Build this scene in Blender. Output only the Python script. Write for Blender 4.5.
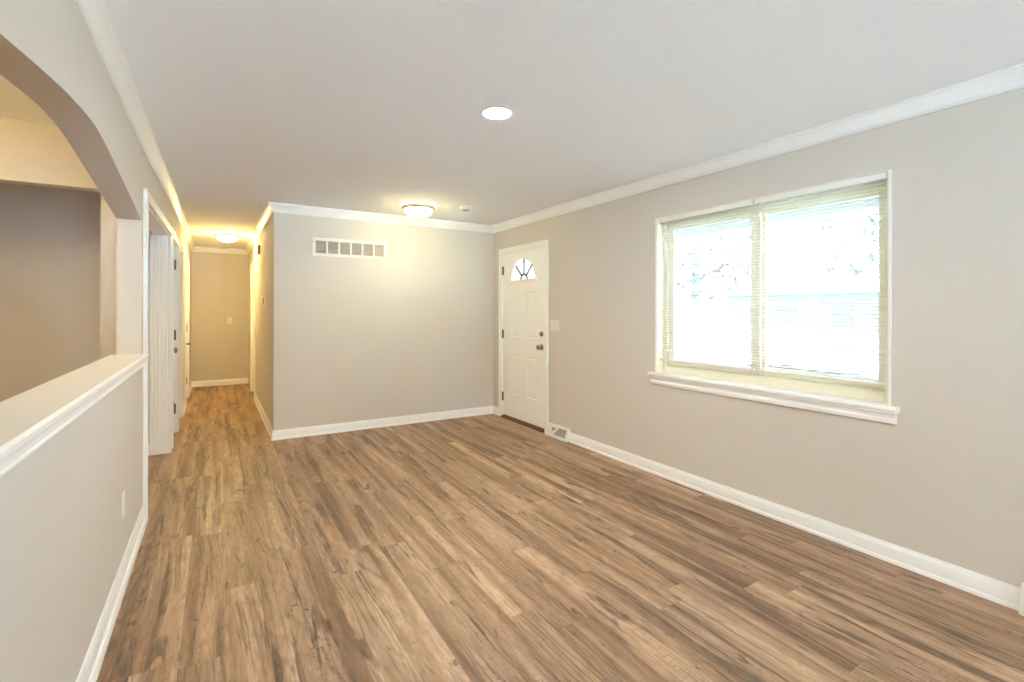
import bpy, bmesh, math, random
from mathutils import Vector, Matrix
random.seed(7)
sc = bpy.context.scene
for o in list(bpy.data.objects):
    bpy.data.objects.remove(o)
COL = sc.collection

# ------------------------------------------------------------------ layout (metres; +Y runs down the hall, +X to the window wall)
H = 2.44                       # ceiling
XR, YB = 3.1016, 5.5754        # window wall, wall that faces the camera
XH, XL, XK, YE = 0.5105, -0.3962, -0.370, 10.119   # hall right wall, arch wall, hall left wall, hall end
YR = -4.6                      # wall behind the camera
TW = 0.124                     # partition thickness
YJ = 3.80                      # far jamb of the arch

# ------------------------------------------------------------------ camera
F, YAW, ROLL, CY, CAMH = 487.8, 31.263, 0.124, 310.3, 1.3437
cd = bpy.data.cameras.new('camera')
cam = bpy.data.objects.new('camera', cd)
COL.objects.link(cam)
cd.sensor_fit = 'HORIZONTAL'
cd.sensor_width = 36.0
cd.lens = F * 36.0 / 1024.0
cd.shift_y = -(341.0 - CY) / 1024.0
cd.clip_start = 0.02
cam.matrix_world = (Matrix.Translation((0, 0, CAMH)) @ Matrix.Rotation(math.radians(-YAW), 4, 'Z')
                    @ Matrix.Rotation(math.radians(90), 4, 'X') @ Matrix.Rotation(math.radians(ROLL), 4, 'Z'))
sc.camera = cam

# ------------------------------------------------------------------ sky, exposure, lamps of the rooms
w = bpy.data.worlds.new('overcast_sky')
sc.world = w
w.use_nodes = True
bg = w.node_tree.nodes['Background']
SKY_FRONT, SKY_REAR = 2.0, 10.00       # overcast sky: its brightness differs between the street side and the side behind the camera
bg.inputs[0].default_value = (1.000, 1.000, 1.000, 1)
_n = w.node_tree.nodes; _l = w.node_tree.links
_tc = _n.new('ShaderNodeTexCoord'); _sp = _n.new('ShaderNodeSeparateXYZ'); _mr = _n.new('ShaderNodeMapRange')
_mr.interpolation_type = 'SMOOTHSTEP'
_mr.inputs['From Min'].default_value = 0.15; _mr.inputs['From Max'].default_value = -0.75
_mr.inputs['To Min'].default_value = SKY_FRONT; _mr.inputs['To Max'].default_value = SKY_REAR
_l.new(_tc.outputs['Generated'], _sp.inputs[0]); _l.new(_sp.outputs[1], _mr.inputs['Value']); _l.new(_mr.outputs[0], bg.inputs[1])
sc.view_settings.view_transform = 'Standard'
sc.view_settings.look = 'None'
sc.view_settings.gamma = 1.0
sc.view_settings.use_curve_mapping = False
sc.view_settings.exposure = 0.10
sc.cycles.sample_clamp_indirect = 0.0
sc.cycles.diffuse_bounces = 8

WARM = (1.0, 0.79, 0.49)
def area(name, loc, rot, sx, sy, power=0, color=(1, 1, 1), portal=False):
    l = bpy.data.lights.new(name, 'AREA')
    l.shape = 'RECTANGLE'; l.size = sx; l.size_y = sy
    l.energy = power; l.color = color
    if portal: l.cycles.is_portal = True
    o = bpy.data.objects.new(name, l)
    o.location = loc; o.rotation_euler = rot
    COL.objects.link(o)
    return o
def bulb(name, loc, power, color=WARM, r=0.04):
    l = bpy.data.lights.new(name, 'POINT')
    l.energy = power; l.color = color; l.shadow_soft_size = r
    o = bpy.data.objects.new(name, l); o.location = loc
    COL.objects.link(o)
    return o
R90 = math.radians(90)
sl = bpy.data.lights.new('sun', 'SUN')
sl.energy = 273.0
sl.color = (0.560, 0.791, 1.000)
sl.angle = math.radians(3.0)
so_ = bpy.data.objects.new('sun', sl)
so_.rotation_euler = Vector((0.20, -0.48, -0.85)).to_track_quat('-Z', 'Y').to_euler()
COL.objects.link(so_)
area('window_portal', (XR + 0.155, 2.0, 1.47), (0, R90, 0), 1.3, 1.7, portal=True)
area('fill_window_portal', (0.95, YR - 0.14, 1.225), (R90, 0, 0), 2.3, 1.95, portal=True)  # guides sky sampling through the added window behind the camera
bulb('dining_room_bulb', (-2.0, 2.9, 2.22), 54.00, (1.000, 0.741, 0.352), 0.10)

# ------------------------------------------------------------------ materials
def new_mat(name):
    m = bpy.data.materials.new(name); m.use_nodes = True
    nt = m.node_tree
    return m, nt, nt.nodes['Principled BSDF']
def simple(name, col, rough=0.5, metal=0.0, bump=0.0, scale=80.0, var=0.0, spec=0.5):
    m, nt, p = new_mat(name)
    p.inputs['Base Color'].default_value = (*col, 1)
    p.inputs['Roughness'].default_value = rough
    p.inputs['Metallic'].default_value = metal
    p.inputs['Specular IOR Level'].default_value = spec
    tc = nt.nodes.new('ShaderNodeTexCoord')
    n = nt.nodes.new('ShaderNodeTexNoise'); n.inputs['Scale'].default_value = scale; n.inputs['Detail'].default_value = 3
    nt.links.new(tc.outputs['Object'], n.inputs['Vector'])
    if bump:
        b = nt.nodes.new('ShaderNodeBump'); b.inputs['Strength'].default_value = bump; b.inputs['Distance'].default_value = 0.002
        nt.links.new(n.outputs['Fac'], b.inputs['Height']); nt.links.new(b.outputs['Normal'], p.inputs['Normal'])
    if var:
        r = nt.nodes.new('ShaderNodeMix'); r.data_type = 'RGBA'
        r.inputs[6].default_value = (*[c * (1 - var) for c in col], 1)
        r.inputs[7].default_value = (*[min(1, c * (1 + var)) for c in col], 1)
        nt.links.new(n.outputs['Fac'], r.inputs[0]); nt.links.new(r.outputs[2], p.inputs['Base Color'])
    return m
M = {}
M['wall'] = simple('beige_wall_paint', (0.655, 0.608, 0.547), 0.75, bump=0.10, scale=260, spec=0.25)
M['ceiling'] = simple('white_ceiling_paint', (0.88, 0.895, 0.91), 0.85, bump=0.25, scale=140, spec=0.2)
M['trim'] = simple('white_trim_paint', (0.88, 0.88, 0.86), 0.35, bump=0.02, scale=60)
M['door'] = simple('white_door_paint', (0.90, 0.89, 0.86), 0.4, bump=0.02, scale=60)
M['almond'] = simple('almond_vinyl', (0.84, 0.79, 0.63), 0.4)
M['blind'] = simple('white_blind_slat', (0.82, 0.81, 0.77), 0.4)
M['came'] = simple('grey_lead_came', (0.26, 0.28, 0.33), 0.5)
M['vinyl'] = simple('white_vinyl', (0.78, 0.79, 0.79), 0.35)
M['plastic'] = simple('white_plastic', (0.80, 0.77, 0.70), 0.35)
M['steel_white'] = simple('white_enamelled_steel', (0.80, 0.78, 0.73), 0.35)
M['duct'] = simple('opening_shade_grey', (0.28, 0.25, 0.23), 0.8)  # dark tone stands in for the shade inside grille openings
M['louver'] = simple('grey_brown_louver', (0.52, 0.475, 0.43), 0.6)
M['nickel'] = simple('brushed_nickel', (0.34, 0.31, 0.27), 0.32, 1.0)
M['bronze'] = simple('dark_nickel_hinge', (0.16, 0.135, 0.11), 0.4, 0.8)
M['rim'] = simple('satin_nickel_rim', (0.52, 0.45, 0.30), 0.35, 0.6)
M['sill_wood'] = simple('brown_threshold', (0.10, 0.045, 0.022), 0.45, var=0.3, scale=30)
M['dark'] = simple('dark_plastic', (0.06, 0.055, 0.06), 0.4)
M['screen'] = simple('grey_blue_display', (0.07, 0.065, 0.09), 0.2)
M['fascia'] = simple('grey_gutter_metal', (0.60, 0.60, 0.60), 0.5)
M['soffit'] = simple('white_soffit_board', (0.85, 0.85, 0.85), 0.6)
M['lawn'] = simple('pale_lawn', (0.038, 0.042, 0.030), 0.9, var=0.25, scale=3)
M['concrete'] = simple('pale_concrete', (0.10, 0.10, 0.097), 0.85, var=0.1, scale=5)
M['bounce_slab'] = simple('white_bounce_slab', (0.70, 0.70, 0.69), 0.85, var=0.05, scale=5)  # added reflector ground, bright so that sunlight bounces onto the ceiling
M['siding'] = simple('pale_house_siding', (0.31, 0.31, 0.31), 0.7, var=0.05, scale=2)
M['roof'] = simple('grey_roof_shingle', (0.25, 0.25, 0.25), 0.8, var=0.2, scale=10)
M['leaf'] = simple('pale_tree_leaf', (0.25, 0.26, 0.24), 0.7, var=0.2, scale=4)
M['bark'] = simple('grey_bark', (0.29, 0.285, 0.28), 0.9, var=0.3, scale=20)

def glass_mat():
    m = bpy.data.materials.new('clear_window_glass'); m.use_nodes = True
    nt = m.node_tree; nt.nodes.clear()
    out = nt.nodes.new('ShaderNodeOutputMaterial'); mx = nt.nodes.new('ShaderNodeMixShader')
    tr = nt.nodes.new('ShaderNodeBsdfTransparent'); gl = nt.nodes.new('ShaderNodeBsdfGlossy')
    lw_ = nt.nodes.new('ShaderNodeLayerWeight'); lw_.inputs['Blend'].default_value = 0.5
    pw = nt.nodes.new('ShaderNodeMath'); pw.operation = 'POWER'; pw.inputs[1].default_value = 5.0
    fr = nt.nodes.new('ShaderNodeMath'); fr.operation = 'MULTIPLY_ADD'; fr.inputs[1].default_value = 0.6; fr.inputs[2].default_value = 0.03
    nt.links.new(lw_.outputs['Facing'], pw.inputs[0]); nt.links.new(pw.outputs[0], fr.inputs[0])
    gl.inputs['Roughness'].default_value = 0.02
    tr.inputs['Color'].default_value = (0.96, 0.97, 0.97, 1)
    nt.links.new(fr.outputs[0], mx.inputs[0]); nt.links.new(tr.outputs[0], mx.inputs[1]); nt.links.new(gl.outputs[0], mx.inputs[2])
    nt.links.new(mx.outputs[0], out.inputs[0])
    return m
M['glass'] = glass_mat()
def glow(name, col, s):
    m, nt, p = new_mat(name)
    p.inputs['Base Color'].default_value = (0.8, 0.78, 0.72, 1)
    p.inputs['Roughness'].default_value = 0.3
    p.inputs['Emission Color'].default_value = (*col, 1)
    p.inputs['Emission Strength'].default_value = s
    return m
M['bowl_front'] = glow('lit_alabaster_glass', (1.000, 0.883, 0.483), 48.0)
M['bowl_hall'] = glow('lit_hall_glass', (1.000, 0.726, 0.281), 124.0)
M['led'] = glow('lit_led_disc', (1.000, 1.000, 1.000), 544.0)

def floor_mat():
    m, nt, p = new_mat('weathered_oak_vinyl_plank')
    N, L = nt.nodes, nt.links
    def nd(t, **k):
        n = N.new(t)
        for a, b in k.items(): setattr(n, a, b)
        return n
    def math_(op, a, b=None, c=None):
        n = nd('ShaderNodeMath', operation=op)
        for i, v in enumerate((a, b, c)):
            if v is None: continue
            if isinstance(v, (int, float)): n.inputs[i].default_value = v
            else: L.new(v, n.inputs[i])
        return n.outputs[0]
    geo = nd('ShaderNodeNewGeometry')
    sp = nd('ShaderNodeSeparateXYZ'); L.new(geo.outputs['Position'], sp.inputs[0])
    x, y = sp.outputs[0], sp.outputs[1]
    PW, PL = 0.152, 1.22
    xr = math_('DIVIDE', math_('ADD', x, 20.03), PW)
    row = math_('FLOOR', xr); fx = math_('FRACT', xr)
    wn = nd('ShaderNodeTexWhiteNoise', noise_dimensions='1D'); L.new(row, wn.inputs['W'])
    yr = math_('ADD', math_('DIVIDE', math_('ADD', y, 20.0), PL), math_('MULTIPLY', wn.outputs['Value'], 7.0))
    colu = math_('FLOOR', yr); fy = math_('FRACT', yr)
    pid = math_('ADD', math_('MULTIPLY', row, 17.31), math_('MULTIPLY', colu, 5.77))
    wn2 = nd('ShaderNodeTexWhiteNoise', noise_dimensions='1D'); L.new(pid, wn2.inputs['W'])
    r1 = wn2.outputs['Value']
    sc3 = nd('ShaderNodeSeparateColor'); L.new(wn2.outputs['Color'], sc3.inputs[0])
    r2 = sc3.outputs[1]; r3 = sc3.outputs[2]
    def noise(sx, sy, seed, detail=4.0, rough=0.55, dist=0.0):
        cb = nd('ShaderNodeCombineXYZ')
        L.new(math_('ADD', math_('MULTIPLY', x, sx), math_('MULTIPLY', r1, 91.0)), cb.inputs[0])
        L.new(math_('ADD', math_('MULTIPLY', y, sy), math_('MULTIPLY', r2, 57.0)), cb.inputs[1])
        cb.inputs[2].default_value = seed
        n = nd('ShaderNodeTexNoise'); n.inputs['Scale'].default_value = 1.0
        n.inputs['Detail'].default_value = detail; n.inputs['Roughness'].default_value = rough; n.inputs['Distortion'].default_value = dist
        L.new(cb.outputs[0], n.inputs['Vector'])
        return n.outputs['Fac']
    def ramp(fac, stops):
        r = nd('ShaderNodeValToRGB'); e = r.color_ramp.elements
        while len(e) < len(stops): e.new(0.5)
        for k, (pos, c) in enumerate(stops):
            e[k].position = pos; e[k].color = (*c, 1) if len(c) == 3 else c
        L.new(fac, r.inputs[0])
        return r.outputs[0]
    def mix(fac, a, b, mode='MIX'):
        n = nd('ShaderNodeMix', data_type='RGBA', blend_type=mode)
        if isinstance(fac, (int, float)): n.inputs[0].default_value = fac
        else: L.new(fac, n.inputs[0])
        for i, v in ((6, a), (7, b)):
            if isinstance(v, tuple): n.inputs[i].default_value = (*v, 1)
            else: L.new(v, n.inputs[i])
        return n.outputs[2]
    G = lambda v: (v, v, v)
    # strips within a plank run lengthwise: broad tone, mottling, dark streaks and smoky blotches
    tone = noise(13.0, 0.55, 1.3, 3, 0.5, 0.5)
    base = ramp(tone, [(0.30, (0.190, 0.105, 0.054)), (0.43, (0.345, 0.205, 0.112)), (0.66, (0.525, 0.350, 0.218))])
    plank = ramp(r3, [(0.0, (0.88, 0.87, 0.86)), (0.5, (1.0, 1.0, 1.0)), (1.0, (1.12, 1.13, 1.15))])
    base = mix(1.0, base, plank, 'MULTIPLY')
    wn3 = nd('ShaderNodeTexWhiteNoise', noise_dimensions='1D')
    L.new(math_('ADD', math_('MULTIPLY', math_('FLOOR', math_('MULTIPLY', xr, 2.0)), 3.17), math_('MULTIPLY', colu, 9.41)), wn3.inputs['W'])
    base = mix(1.0, base, ramp(wn3.outputs['Value'], [(0.0, (0.93, 0.92, 0.915)), (1.0, (1.09, 1.095, 1.10))]), 'MULTIPLY')
    mott = noise(24.0, 7.5, 6.6, 4, 0.6, 1.0)
    base = mix(1.0, base, ramp(mott, [(0.32, G(0.82)), (0.52, G(1.0)), (0.70, G(1.09))]), 'MULTIPLY')
    streak = noise(13.0, 1.05, 4.1, 4, 0.58, 0.8)
    sm = ramp(streak, [(0.560, G(0.0)), (0.625, G(1.0))])
    smv = ramp(noise(40.0, 9.0, 5.2, 3, 0.6), [(0.35, G(0.45)), (0.60, G(1.0))])
    base = mix(math_('MULTIPLY', math_('MULTIPLY', sm, smv), 0.86), base, (0.100, 0.060, 0.037))
    blot = noise(13.0, 3.6, 8.8, 5, 0.65, 1.6)
    bm_ = ramp(blot, [(0.615, G(0.0)), (0.69, G(1.0))])
    base = mix(math_('MULTIPLY', bm_, 0.78), base, (0.060, 0.043, 0.034))
    lines = noise(62.0, 2.6, 9.9, 3, 0.55, 0.6)
    base = mix(math_('MULTIPLY', ramp(lines, [(0.56, G(0.0)), (0.63, G(1.0))]), 0.22), base, (0.115, 0.070, 0.045))
    # cathedral grain
    cb = nd('ShaderNodeCombineXYZ')
    L.new(math_('ADD', math_('MULTIPLY', x, 9.0), math_('MULTIPLY', r1, 31.0)), cb.inputs[0])
    L.new(math_('ADD', math_('MULTIPLY', y, 0.85), math_('MULTIPLY', r2, 23.0)), cb.inputs[1])
    wv = nd('ShaderNodeTexWave', wave_type='RINGS', rings_direction='Z')
    wv.inputs['Scale'].default_value = 1.6; wv.inputs['Distortion'].default_value = 7.0
    wv.inputs['Detail'].default_value = 2.5; wv.inputs['Detail Scale'].default_value = 1.1
    L.new(cb.outputs[0], wv.inputs['Vector'])
    gm = ramp(wv.outputs['Fac'], [(0.0, G(1.0)), (0.30, G(0.0))])
    patch = ramp(noise(6.0, 1.1, 12.0, 2, 0.5), [(0.46, G(0.0)), (0.60, G(1.0))])
    base = mix(math_('MULTIPLY', math_('MULTIPLY', gm, patch), 0.50), base, (0.10, 0.066, 0.045))
    fine = noise(110.0, 9.0, 20.0, 3, 0.6)
    fm = ramp(fine, [(0.30, G(0.78)), (0.70, G(1.18))])
    base = mix(1.0, base, fm, 'MULTIPLY')
    # short cross-grain saw marks
    cross = noise(26.0, 95.0, 30.0, 2, 0.5)
    cm = ramp(cross, [(0.56, G(0.0)), (0.66, G(1.0))])
    cp = ramp(noise(9.0, 1.6, 33.0, 2, 0.5), [(0.52, G(0.0)), (0.62, G(1.0))])
    base = mix(math_('MULTIPLY', math_('MULTIPLY', cm, cp), 0.38), base, (0.12, 0.085, 0.062))
    # seams
    ex = math_('MINIMUM', fx, math_('SUBTRACT', 1.0, fx))
    ey = math_('MINIMUM', fy, math_('SUBTRACT', 1.0, fy))
    seam = math_('MAXIMUM', math_('LESS_THAN', ex, 0.006), math_('LESS_THAN', ey, 0.0010))
    base = mix(math_('MULTIPLY', seam, 0.28), base, (0.05, 0.035, 0.025))
    L.new(base, p.inputs['Base Color'])
    L.new(math_('ADD', math_('MULTIPLY', fine, 0.16), 0.36), p.inputs['Roughness'])
    p.inputs['Specular IOR Level'].default_value = 0.5
    hgt = math_('SUBTRACT', math_('MULTIPLY', fine, 0.4), math_('MULTIPLY', seam, 1.0))
    b = nd('ShaderNodeBump'); b.inputs['Strength'].default_value = 0.25; b.inputs['Distance'].default_value = 0.001
    L.new(hgt, b.inputs['Height']); L.new(b.outputs['Normal'], p.inputs['Normal'])
    return m
M['floor'] = floor_mat()

# ------------------------------------------------------------------ mesh helpers
class MB:
    def __init__(s): s.v, s.f = [], []
    def add(s, vs, fs):
        b = len(s.v); s.v += [tuple(p) for p in vs]; s.f += [tuple(b + i for i in f) for f in fs]
        return s
    def box(s, x0, x1, y0, y1, z0, z1):
        vs = [(x, y, z) for z in (z0, z1) for y in (y0, y1) for x in (x0, x1)]
        return s.add(vs, [(0, 2, 3, 1), (4, 5, 7, 6), (0, 1, 5, 4), (2, 6, 7, 3), (0, 4, 6, 2), (1, 3, 7, 5)])
    def loft(s, rings, cap=True, closed=True):
        n = len(rings[0]); vs = [p for r in rings for p in r]; fs = []
        for k in range(len(rings) - 1):
            for i in range(n if closed else n - 1):
                j = (i + 1) % n
                fs.append((k * n + i, k * n + j, (k + 1) * n + j, (k + 1) * n + i))
        if cap:
            fs.append(tuple(reversed(range(n)))); fs.append(tuple((len(rings) - 1) * n + i for i in range(n)))
        return s.add(vs, fs)
    def lathe(s, prof, c=(0, 0, 0), axis='Z', n=40, cap=True):
        rings = []
        for r, h in prof:
            ring = []
            for i in range(n):
                a = 2 * math.pi * i / n
                if axis == 'Z': q = (c[0] + r * math.cos(a), c[1] + r * math.sin(a), c[2] + h)
                elif axis == 'X': q = (c[0] + h, c[1] + r * math.cos(a), c[2] + r * math.sin(a))
                else: q = (c[0] + r * math.sin(a), c[1] + h, c[2] + r * math.cos(a))
                ring.append(q)
            rings.append(ring)
        return s.loft(rings, cap)
    def tube(s, pts, r, n=8):
        rings = []
        for k, p in enumerate(pts):
            p = Vector(p)
            d = (Vector(pts[min(k + 1, len(pts) - 1)]) - Vector(pts[max(k - 1, 0)])).normalized()
            u = d.orthogonal().normalized(); v = d.cross(u)
            rr = r[k] if isinstance(r, (list, tuple)) else r
            rings.append([tuple(p + u * rr * math.cos(2 * math.pi * i / n) + v * rr * math.sin(2 * math.pi * i / n)) for i in range(n)])
        return s.loft(rings)
    def prism(s, prof, a, b, axis):
        # profile (p, q) pulled along one axis: axis X -> (a, p, q), Y -> (p, a, q), Z -> (p, q, a)
        mk = {'X': lambda t, p, q: (t, p, q), 'Y': lambda t, p, q: (p, t, q), 'Z': lambda t, p, q: (p, q, t)}[axis]
        return s.loft([[mk(a, p, q) for p, q in prof], [mk(b, p, q) for p, q in prof]])
    def build(s, name, mat, parent=None, bevel=0.0, smooth=False, loc=None, segs=2):
        me = bpy.data.meshes.new(name)
        me.from_pydata(s.v, [], s.f)
        bm = bmesh.new(); bm.from_mesh(me)
        bmesh.ops.recalc_face_normals(bm, faces=bm.faces[:])
        bm.to_mesh(me); bm.free()
        me.materials.append(mat)
        o = bpy.data.objects.new(name, me); COL.objects.link(o)
        if parent is not None: o.parent = parent
        if loc is not None: o.location = loc
        if bevel:
            b = o.modifiers.new('bevel', 'BEVEL'); b.width = bevel; b.segments = segs; b.limit_method = 'ANGLE'; b.angle_limit = math.radians(40)
        if smooth:
            for p in me.polygons: p.use_smooth = True
        return o
def tag(o, label, cat, group=None, kind=None):
    o['label'] = label; o['category'] = cat
    if group: o['group'] = group
    if kind: o['kind'] = kind
    return o
def setting(o, label, cat): return tag(o, label, cat, kind='structure')
def thing(name, loc, label, cat, group=None, rotz=0.0, kind=None):
    o = bpy.data.objects.new(name, None); o.location = loc; o.rotation_euler = (0, 0, rotz)
    o.empty_display_size = 0.1
    COL.objects.link(o)
    return tag(o, label, cat, group, kind)
def smooth_by_angle(o, deg=40):
    me = o.data
    for p in me.polygons: p.use_smooth = True
    bm = bmesh.new(); bm.from_mesh(me)
    for e in bm.edges:
        if len(e.link_faces) == 2 and e.calc_face_angle(0) > math.radians(deg): e.smooth = False
    bm.to_mesh(me); bm.free()
    return o

# wall with rectangular holes, lying along Y (normal X) or along X (normal Y)
def wall(name, axis, t0, t1, a0, a1, holes, label, mat='wall', z1=H):
    mb = MB()
    cuts = sorted({a0, a1, *[h[0] for h in holes], *[h[1] for h in holes]})
    for p, q in zip(cuts, cuts[1:]):
        zz = [(0, z1)]
        for h in holes:
            if h[0] <= p + 1e-6 and q <= h[1] + 1e-6:
                zz = []
                if h[2] > 0.001: zz.append((0, h[2]))
                if h[3] < z1: zz.append((h[3], z1))
        for za, zb in zz:
            if axis == 'Y': mb.box(t0, t1, p, q, za, zb)
            else: mb.box(p, q, t0, t1, za, zb)
    return setting(mb.build(name, M[mat]), label, 'wall')

# ------------------------------------------------------------------ floor, ceiling
mb = MB(); mb.box(-4.2, XR + 0.15, YR - 0.15, YE + 0.15, -0.12, 0)
setting(mb.build('floor', M['floor']), 'weathered brown oak vinyl plank floor running down the hall', 'floor')
mb = MB(); mb.box(-4.2, XR + 0.15, YR - 0.15, YE + 0.15, H, H + 0.12)
setting(mb.build('ceiling', M['ceiling']), 'flat white painted ceiling over the room and hall', 'ceiling')

# ------------------------------------------------------------------ walls
DY0, DY1, DZ = 4.390, 5.345, 2.062          # front door opening
WY0, WY1, WZ0, WZ1 = 1.195, 2.812, 0.815, 2.105  # window opening
wall('wall_right', 'Y', XR, XR + 0.15, YR, YE, [(DY0, DY1, 0, DZ), (WY0, WY1, WZ0, WZ1)], 'beige wall with the window and the white front door')
wall('wall_back', 'X', YB, YB + TW, XH, XR, [], 'beige wall with the long vent, facing the camera')
D5 = (8.24, 9.06)
wall('wall_hall_right', 'Y', XH, XH + TW, YB + TW, YE, [(D5[0], D5[1], 0, 2.05)], 'beige hall wall carrying the thermostat')
wall('wall_hall_end', 'X', YE, YE + TW, -4.12, XR + 0.15, [], 'golden lit wall closing the far end of the hall')
OP = (3.955, 5.575)
D2, D3, D4 = (5.775, 6.455), (6.63, 7.355), (8.15, 8.90)
wall('wall_hall_left', 'Y', XK - TW, XK, OP[1] + 0.1, YE, [(d[0], d[1], 0, 2.05) for d in (D2, D3, D4)], 'hall wall on the left with three white doors')
wall('wall_rear', 'X', YR - 0.14, YR, XL - TW, XR + 0.15, [(-0.2, 2.1, 0.25, 2.2)], 'beige wall behind the camera with an added window hole for fill daylight')
# arch wall: solid piece, half wall, arch header, pier, header over the opening
ARCH = [(1.07, 1.868), (1.25, 1.900), (1.463, 1.935), (1.70, 1.972), (1.95, 2.008), (2.15, 2.030), (2.32, 2.044), (2.45, 2.047), (2.56, 2.042), (2.70, 2.030),
        (2.855, 2.012), (3.05, 1.990), (3.24, 1.968), (3.45, 1.943), (3.63, 1.921), (YJ, 1.900)]
def catmull(P, n=4):
    out = []
    for i in range(len(P) - 1):
        p0, p1, p2, p3 = P[max(i - 1, 0)], P[i], P[i + 1], P[min(i + 2, len(P) - 1)]
        for k in range(n):
            t = k / n
            out.append(tuple(0.5 * (2 * b + (c - a) * t + (2 * a - 5 * b + 4 * c - d) * t * t + (3 * b - a - 3 * c + d) * t ** 3) for a, b, c, d in zip(p0, p1, p2, p3)))
    return out + [P[-1]]
mb = MB()
mb.box(XL - TW, XL, YR, ARCH[0][0], 0, H)
mb.box(XL - TW, XL, ARCH[0][0], YJ, 0, 1.035)
A = catmull(ARCH)
for (ya, za), (yb, zb) in zip(A, A[1:]):
    mb.loft([[(XL - TW, ya, za), (XL, ya, za), (XL, ya, H), (XL - TW, ya, H)], [(XL - TW, yb, zb), (XL, yb, zb), (XL, yb, H), (XL - TW, yb, H)]])
mb.box(XL - TW, XL, YJ, OP[0], 0, H)
mb.loft([[(xb - TW, yy, 2.05), (xb, yy, 2.05), (xb, yy, H), (xb - TW, yy, H)] for xb, yy in ((XL, OP[0]), (XK, OP[1]))])
setting(mb.build('wall_left', M['wall']), 'beige half wall with the wide shallow arch above it', 'wall')
# dining room and passage seen through the arch
wall('wall_dining_far', 'X', 3.91, 4.01, -4.0, XL - TW, [(-3.2, -0.612, 0, 2.088)], 'cream wall with a wide cased opening beyond the arch')
wall('wall_dining_left', 'Y', -4.12, -4.0, YR, YE, [], 'beige wall at the far side of the dining room')
wall('wall_dining_rear', 'X', YR - 0.14, YR, -4.12, XL - TW, [], 'beige wall at the near end of the dining room')
wall('wall_passage', 'X', OP[1], OP[1] + 0.1, -4.0, XK, [], 'shaded taupe wall seen through the arch opening')

# ------------------------------------------------------------------ swept trim
def seg(prof, A, B, nA=None, nB=None, side=1):
    """profile [(out, z)] along A->B; nA, nB: directions of the neighbours before and after (2-D) for a mitre, None = square end"""
    A, B = Vector(A), Vector(B); d = (B - A).normalized(); nrm = Vector((-d.y, d.x)) * side
    def ring(P, other, sign):
        if other is None: mit = nrm
        else:
            o = Vector(other).normalized(); on = Vector((-o.y, o.x)) * side
            mit = (nrm + on) / (1 + nrm.dot(on))
        return [(P.x + mit.x * q, P.y + mit.y * q, z) for q, z in prof]
    return [ring(A, nA, 1), ring(B, nB, -1)]
CR = [(0, H), (0.058, H), (0.060, H - 0.010), (0.052, H - 0.014), (0.050, H - 0.022), (0.040, H - 0.030), (0.030, H - 0.044), (0.022, H - 0.060), (0.016, H - 0.070), (0.016, H - 0.078), (0.010, H - 0.082), (0.010, H - 0.090), (0, H - 0.090)]
BS = [(0, 0), (0.023, 0), (0.023, 0.010), (0.020, 0.017), (0.013, 0.020), (0.016, 0.074), (0.013, 0.082), (0.007, 0.090), (0.006, 0.098), (0, 0.098)]
BL = [(0, 0), (0.030, 0), (0.030, 0.020), (0.028, 0.030), (0.022, 0.036), (0.015, 0.037), (0.015, 0.084), (0.012, 0.094), (0.007, 0.104), (0, 0.104)]
def run(prof, pts, names, bevel=0.0):
    P = [Vector(p) for p in pts]
    dirs = [(b - a) for a, b in zip(P, P[1:])]
    for i, nm in enumerate(names):
        if nm is None: continue
        r = seg(prof, P[i], P[i + 1], dirs[i - 1] if i else None, dirs[i + 1] if i + 1 < len(dirs) else None)
        setting(smooth_by_angle(MB().loft(r).build(nm[0], M['trim']), 35), nm[1], nm[2])
run(CR, [(XR, YR), (XR, YB), (XH, YB), (XH, YE)],
    [('trim_1', 'white crown moulding along the top of the window wall', 'crown moulding'),
     ('trim_2', 'white crown moulding above the long wall vent', 'crown moulding'),
     ('trim_3', 'white crown moulding over the hall thermostat wall', 'crown moulding')])
run(CR, [(XH, YE), (XK, YE)], [('trim_4', 'white crown moulding at the far end of the hall', 'crown moulding')])
run(CR, [(XK, YE), (XK, OP[1]), (XL, OP[0]), (XL, YR)], [('trim_5', 'white crown moulding over the three hall doors', 'crown moulding'), ('trim_18', 'short white crown moulding over the tall left opening', 'crown moulding'), ('trim_6', 'white crown moulding above the arch', 'crown moulding')])
# baseboards
run(BS, [(XR, YR), (XR, 4.318)], [('baseboard_right', 'white baseboard under the window', 'baseboard')])
run(BS, [(XR, 5.400), (XR, YB), (XH, YB), (XH, D5[0] - 0.062)],
    [('baseboard_corner', 'short white baseboard between front door and corner', 'baseboard'),
     ('baseboard_back', 'white baseboard under the long vent wall', 'baseboard'),
     ('baseboard_hall_right', 'white baseboard along the hall thermostat wall', 'baseboard')])
run(BS, [(XH, D5[1] + 0.062), (XH, YE), (XK, YE)],
    [None, ('baseboard_hall_end', 'white baseboard at the far end of the hall', 'baseboard')])
run(BS, [(XK, YE), (XK, D4[1] + 0.062)], [('baseboard_hall_corner', 'short white baseboard past the last left hall door', 'baseboard')])
run(BS, [(XK, D4[0] - 0.062), (XK, D3[1] + 0.062)], [('baseboard_hall_left', 'short white baseboard between the left hall doors', 'baseboard')])
run(BL, [(XL, 3.868), (XL, YR)], [('baseboard_left', 'white two-step baseboard below the half wall', 'baseboard')])
run(BS, [(-0.5225, OP[1]), (-4.0, OP[1])], [('baseboard_passage', 'white baseboard on the wall inside the left opening', 'baseboard')])

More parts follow.
